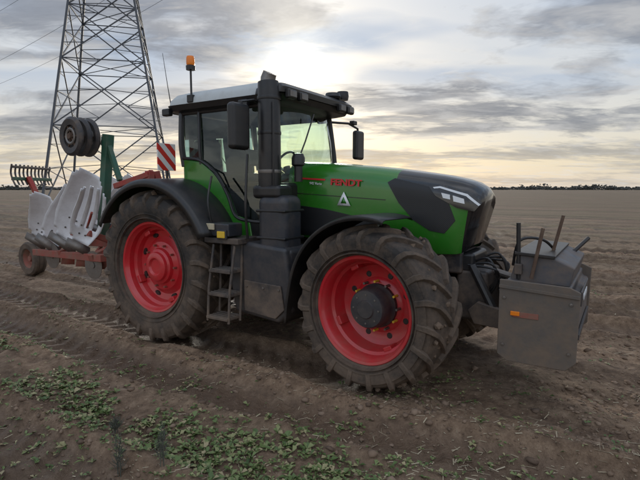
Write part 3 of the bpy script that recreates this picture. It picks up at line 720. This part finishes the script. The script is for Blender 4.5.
gd=fastmesh('ground',co,q,SOIL,smooth=True)
_x,_y=GX.ravel(),GY.ravel(); g_,_,_=tracks((_x-OX)*hx+(_y-OY)*hy,(_x-OX)*lxv+(_y-OY)*lyv)
at=gd.data.attributes.new('track','FLOAT','POINT'); at.data.foreach_set('value',g_.astype(np.float32))
def simplemat(name,stops,rough=.8):
    m,nt,out=nodes_of(name); b=N(nt,'ShaderNodeBsdfPrincipled'); b.inputs['Roughness'].default_value=rough
    g=N(nt,'ShaderNodeNewGeometry')
    c=ramp(nt,g.outputs['Random Per Island'],stops).outputs[0]; nt.links.new(c,b.inputs['Base Color'])
    nt.links.new(b.outputs[0],out.inputs[0]); return m
CLOD=simplemat('soil_clod',[(.1,(.115,.075,.05)),(.5,(.18,.12,.08)),(.9,(.24,.167,.115))],.95)
STRAW=simplemat('straw',[(.1,(.20,.155,.10)),(.5,(.34,.275,.18)),(.9,(.46,.39,.27))],.8)
LEAF=simplemat('weed_leaf',[(.1,(.06,.10,.024)),(.35,(.105,.155,.042)),(.6,(.16,.20,.065)),(.8,(.26,.25,.11)),(.95,(.32,.26,.14))],.55)
DRY=simplemat('dry_weed_stem',[(.1,(.06,.065,.05)),(.9,(.13,.13,.10))],.8)
TREE=simplemat('distant_foliage',[(.1,(.040,.044,.042)),(.5,(.06,.064,.058)),(.9,(.085,.08,.07))],.9)  # foliage tones greyed and lightened, distance haze put into the colour
def lycoord(x,y): return (x-OX)*lxv+(y-OY)*lyv
def lxcoord(x,y): return (x-OX)*hx+(y-OY)*hy
def scatter(n,fn):
    yy=2.4+13*rng.random(n*3)**1.7; xx=(rng.random(n*3)-.5)*2*(yy*.75+1)
    k=fn(xx,yy)>rng.random(n*3); return xx[k][:n],yy[k][:n]
def clodmask(x,y):
    g,_,_=tracks(lxcoord(x,y),lycoord(x,y)); return (.06+.94*np.clip(vn(x*1.1,y*1.1,5)*3+.2,0,1))*(1-.85*g)
cx,cy=scatter(14000,clodmask)
n=len(cx); cz=terrain(cx,cy); r=.004+.004*rng.random(n)+.028*rng.random(n)**7
jit=1+.9*(rng.random((n,12,3))-.5); sc=np.stack([.8+.8*rng.random(n),.8+.8*rng.random(n),.45+.4*rng.random(n)],1)
ang=rng.random(n)*6.28; ca,sa=np.cos(ang),np.sin(ang)
p=IV[None]*jit*sc[:,None,:]*r[:,None,None]
px=p[...,0]*ca[:,None]-p[...,1]*sa[:,None]; py=p[...,0]*sa[:,None]+p[...,1]*ca[:,None]
co=np.stack([px+cx[:,None],py+cy[:,None],p[...,2]+(cz+r*.1)[:,None]],-1).reshape(-1,3)
fc=(IFC[None]+12*np.arange(n)[:,None,None]).reshape(-1,3)
fastmesh('soil_clods',co,fc,CLOD)
cx,cy=scatter(7000,lambda x,y:np.clip(vn(x*.9,y*.9,4)*2.2+.3,0.07,1)); n=len(cx); cz=terrain(cx,cy)
L=.010+.05*rng.random(n)**3; w=.0012+.004*rng.random(n)**2; an=rng.random(n)*6.28; tl=(rng.random(n)-.3)*.5
dx_,dy_=np.cos(an),np.sin(an)
A=np.stack([cx-dx_*L,cy-dy_*L,cz+.006-0*L],1); B=np.stack([cx+dx_*L,cy+dy_*L,cz+.008+tl*L],1); Wv=np.stack([-dy_*w,dx_*w,0*w+.001],1)
co=np.stack([A-Wv,A+Wv,B+Wv,B-Wv],1).reshape(-1,3); fastmesh('straw_litter',co,np.arange(4*n).reshape(-1,4),STRAW)
def l2w(lx,ly): return OX+lx*hx+ly*lxv, OY+lx*hy+ly*lyv
n=5200; lx_=rng.uniform(-7,4.3,n); ly_=rng.normal(-2.85,.30,n); a_,b_=l2w(lx_,ly_)
k=np.clip(vn(a_*2.3,b_*2.3,2)*3.4+.16+.12*np.clip(lx_,-3,3),.04,1)*np.clip((4.3-lx_)/1.0,0,1)>rng.random(n); wx,wy=a_[k],b_[k]
w2x,w2y=scatter(5200,lambda x,y:(.10+.75*np.clip(vn(x*1.9,y*1.9,3)*4-.2,0,1))*(1-.0*x)+np.clip((y-9)/4,0,1)*.3*np.clip(vn(x*.8,y*.8,1)*4,0,1))
n=1100; lx_=rng.uniform(2.6,7.5,n); ly_=rng.normal(-2.5,.75,n); a_,b_=l2w(lx_,ly_); k=np.clip(vn(a_*2.4,b_*2.4,1)*4+.1,0,1)>rng.random(n)
small=np.concatenate([np.ones(len(wx)),np.full(len(w2x),.70),np.full(k.sum(),.9)])
wx=np.concatenate([wx,w2x,a_[k]]); wy=np.concatenate([wy,w2y,b_[k]]); wz=terrain(wx,wy)
k=wy>2.2; wx,wy,wz,small=wx[k],wy[k],wz[k],small[k]
Lv=[];Lf=[]
for x,y,z,sm in zip(wx,wy,wz,small):
    nl=random.randint(2,6) if sm>.85 else random.randint(1,3); s=random.uniform(.4,1.15)*(.5+.5*sm); a0=random.random()*6.28
    for k in range(nl):
        a=a0+k*6.28/nl+random.uniform(-.4,.4); L=random.uniform(.025,.075)*s; W=L*random.uniform(.22,.45); el=random.uniform(.0,.75)*sm
        d=Vector((math.cos(a)*math.cos(el),math.sin(a)*math.cos(el),math.sin(el))); sd=Vector((-math.sin(a),math.cos(a),random.uniform(-.4,.4)))
        o=Vector((x,y,z+.010)); b0=len(Lv)
        mid=o+d*L*.5; tip=o+d*L-Vector((0,0,L*.35*math.sin(el)))
        Lv+=[o,mid+sd*W*.8+Vector((0,0,W*.3)),mid-Vector((0,0,W*.12)),mid-sd*W*.8+Vector((0,0,W*.3)),tip]
        Lf+=[(b0,b0+1,b0+2),(b0,b0+2,b0+3),(b0+1,b0+4,b0+2),(b0+2,b0+4,b0+3)]
fastmesh('weeds',np.array([v[:] for v in Lv]),np.array(Lf),LEAF)
def dryweed(name,x,y,h):
    parts=[]; z=float(terrain(np.array([x]),np.array([y]))[0])
    for sidx in range(3):
        lean=Vector((random.uniform(-.12,.12),random.uniform(-.12,.12),1)); hh=h*random.uniform(.55,1)
        base=Vector((random.uniform(-.02,.02),random.uniform(-.02,.02),0))
        parts.append(tubegeo([base,base+lean*hh*.5,base+lean*hh+Vector((.01,0,0))],[.004,.003,.0015],5))
        for k in range(26):
            f=.2+.8*k/26; a=random.random()*6.28; L=.06*(1.15-f)*random.uniform(.6,1.4)+.008
            p0=base+lean*hh*f; p1=p0+Vector((math.cos(a)*L,math.sin(a)*L,L*.9))
            parts.append(tubegeo([p0,(p0+p1)/2-Vector((0,0,L*.1)),p1],[.0018,.0016,.001],4))
            for j in range(3):
                q0=p0.lerp(p1,.4+.25*j); q1=q0+Vector((random.uniform(-1,1),random.uniform(-1,1),.8))*.012; parts.append(tubegeo([q0,q1],[.0016,.001],3))
    V,F=merge(parts); o=mk(name,V,F,DRY,parent=None,smooth=False); o.location=(x,y,z); return o
dryweed('dry_weed',-1.50,3.36,.38); dryweed('dry_weed',-1.15,3.30,.36); dryweed('dry_weed',-1.75,3.9,.14)
cs=[]
for k in range(1500):
    a=rad(random.uniform(-62,62)); R=random.uniform(560,680)
    x=R*math.sin(a); y=R*math.cos(a)
    base=1.5+2.8*(float(vn(np.array([a*38+9]),np.array([3.3]),2)[0])+.5)*1.3
    h=base*random.uniform(.5,1.3)*(1.6 if random.random()<.06 else 1)
    for j in range(14):
        f=random.random()**.8
        cs.append((x+random.gauss(0,2.4)*(1.2-f*.6),y+random.gauss(0,2.5),max(.3,h*f),random.uniform(.3,.85)))
cs=np.array(cs); n=len(cs)
p=IV[None]*(1+.9*(rng.random((n,12,3))-.5))*cs[:,3][:,None,None]*np.array([1.5,1.2,1.0])
co=(p+cs[:,None,:3]).reshape(-1,3); fc=(IFC[None]+12*np.arange(n)[:,None,None]).reshape(-1,3)
fastmesh('tree_line',co,fc,TREE)

# ---------------------------------------------------------------- world
SUN_EL=rad(13.4); SUN_AZ=rad(-2.6)
sd=Vector((math.sin(SUN_AZ)*math.cos(SUN_EL),math.cos(SUN_AZ)*math.cos(SUN_EL),math.sin(SUN_EL)))
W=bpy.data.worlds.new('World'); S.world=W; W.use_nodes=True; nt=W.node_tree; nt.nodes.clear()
try:
    W.cycles.sampling_method='MANUAL'; W.cycles.sample_map_resolution=512
except Exception: pass
out=N(nt,'ShaderNodeOutputWorld'); bg=N(nt,'ShaderNodeBackground'); nt.links.new(bg.outputs[0],out.inputs[0])
tc=N(nt,'ShaderNodeTexCoord').outputs['Generated']
sky=N(nt,'ShaderNodeTexSky'); sky.sky_type='NISHITA'; sky.sun_disc=False; sky.sun_elevation=SUN_EL; sky.sun_rotation=SUN_AZ
sx=N(nt,'ShaderNodeSeparateXYZ'); nt.links.new(tc,sx.inputs[0])
z=mth(nt,'MAXIMUM',sx.outputs[2],0); zz=mth(nt,'ADD',z,.10)
cv=N(nt,'ShaderNodeCombineXYZ'); nt.links.new(mth(nt,'DIVIDE',sx.outputs[0],zz),cv.inputs[0]); nt.links.new(mth(nt,'DIVIDE',sx.outputs[1],zz),cv.inputs[1])
mp=N(nt,'ShaderNodeMapping'); mp.inputs['Rotation'].default_value=(0,0,rad(-28)); mp.inputs['Scale'].default_value=(.72,1.15,1); mp.inputs['Location'].default_value=(5.3,2.2,0)
nt.links.new(cv.outputs[0],mp.inputs['Vector'])
n1=noise(nt,mp.outputs[0],.80,6,.60,.5); n2=noise(nt,mp.outputs[0],3.2,5,.62,.5)
nb_=noise(nt,mp.outputs[0],.9,3,.5)
base=ramp(nt,z,[(0,(.64,.61,.57)),(.05,(.76,.68,.55)),(.12,(.74,.72,.68)),(.24,(.66,.70,.75)),(.42,(.62,.70,.82)),(1,(1.05,1.1,1.2))]).outputs[0]  # last stop: zenith above the frame, raised for more ambient light
skys=mixc(nt,1,sky.outputs[0],(.10,.10,.10),'MULTIPLY')
base=mixc(nt,.15,base,skys)
bl=ramp(nt,nb_,[(.44,0),(.56,1)]).outputs[0]
blm=N(nt,'ShaderNodeMapRange'); blm.inputs[1].default_value=.10; blm.inputs[2].default_value=.28; blm.inputs[3].default_value=0; blm.inputs[4].default_value=.85; nt.links.new(z,blm.inputs[0])
base=mixc(nt,mth(nt,'MULTIPLY',bl,blm.outputs[0]),base,(.30,.43,.63))
cm=ramp(nt,mth(nt,'ADD',mth(nt,'MULTIPLY',n1,.72),mth(nt,'MULTIPLY',n2,.28)),[(.45,0),(.49,.35),(.53,.8),(.59,1)]).outputs[0]
dk=mixc(nt,z,(.165,.19,.235),(.36,.41,.51))
fade=N(nt,'ShaderNodeMapRange'); fade.inputs[1].default_value=.0; fade.inputs[2].default_value=.14; fade.inputs[3].default_value=.30; fade.inputs[4].default_value=.95; nt.links.new(z,fade.inputs[0])
c=mixc(nt,mth(nt,'MULTIPLY',cm,fade.outputs[0]),base,dk)
wi=ramp(nt,n2,[(.50,0),(.66,1)]).outputs[0]
c=mixc(nt,mth(nt,'MULTIPLY',wi,.42),c,(.80,.79,.77))
vd=N(nt,'ShaderNodeVectorMath',operation='DOT_PRODUCT'); nt.links.new(tc,vd.inputs[0]); vd.inputs[1].default_value=sd
dt=mth(nt,'MAXIMUM',vd.outputs['Value'],0)
def addglow(c,pw,col,modn=None):
    g=mth(nt,'POWER',dt,pw)
    if modn is not None: g=mth(nt,'MULTIPLY',g,modn)
    return mixc(nt,1,c,mixc(nt,g,(0,0,0),col),'ADD')
inv=mth(nt,'SUBTRACT',1.15,mth(nt,'MULTIPLY',cm,.75)); irr=ramp(nt,n2,[(.36,.25),(.58,1)]).outputs[0]
c=addglow(c,8,(.06,.036,.005)); c=addglow(c,60,(.20,.165,.10),inv); c=addglow(c,350,(.50,.46,.36),irr); c=addglow(c,1400,(.9,.86,.74),irr); c=addglow(c,9000,(3,2.9,2.6))
bk=N(nt,'ShaderNodeMapRange'); bk.inputs[1].default_value=.1; bk.inputs[2].default_value=-.7; bk.inputs[3].default_value=1; bk.inputs[4].default_value=1.8; nt.links.new(sx.outputs[1],bk.inputs[0])  # unseen sky behind the camera, boosted to add ambient light on the scene
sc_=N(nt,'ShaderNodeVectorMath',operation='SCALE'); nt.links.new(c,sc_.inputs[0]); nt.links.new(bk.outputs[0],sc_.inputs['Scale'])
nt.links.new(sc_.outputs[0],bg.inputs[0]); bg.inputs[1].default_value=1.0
L=bpy.data.lights.new('sun','SUN'); L.energy=1.5; L.angle=rad(10); L.color=(1,.93,.82)
lo=bpy.data.objects.new('sun',L); COL.objects.link(lo); lo.rotation_euler=(-sd).to_track_quat('-Z','Y').to_euler()
cam=bpy.data.cameras.new('camera'); co_=bpy.data.objects.new('camera',cam); COL.objects.link(co_)
cam.sensor_width=36; cam.lens=36*481/640; cam.clip_end=6000; cam.clip_start=.05
co_.location=(0,0,2.07); co_.rotation_euler=(rad(90-6.17),0,0); S.camera=co_
S.view_settings.view_transform='Standard'; S.view_settings.look='None'; S.view_settings.exposure=0
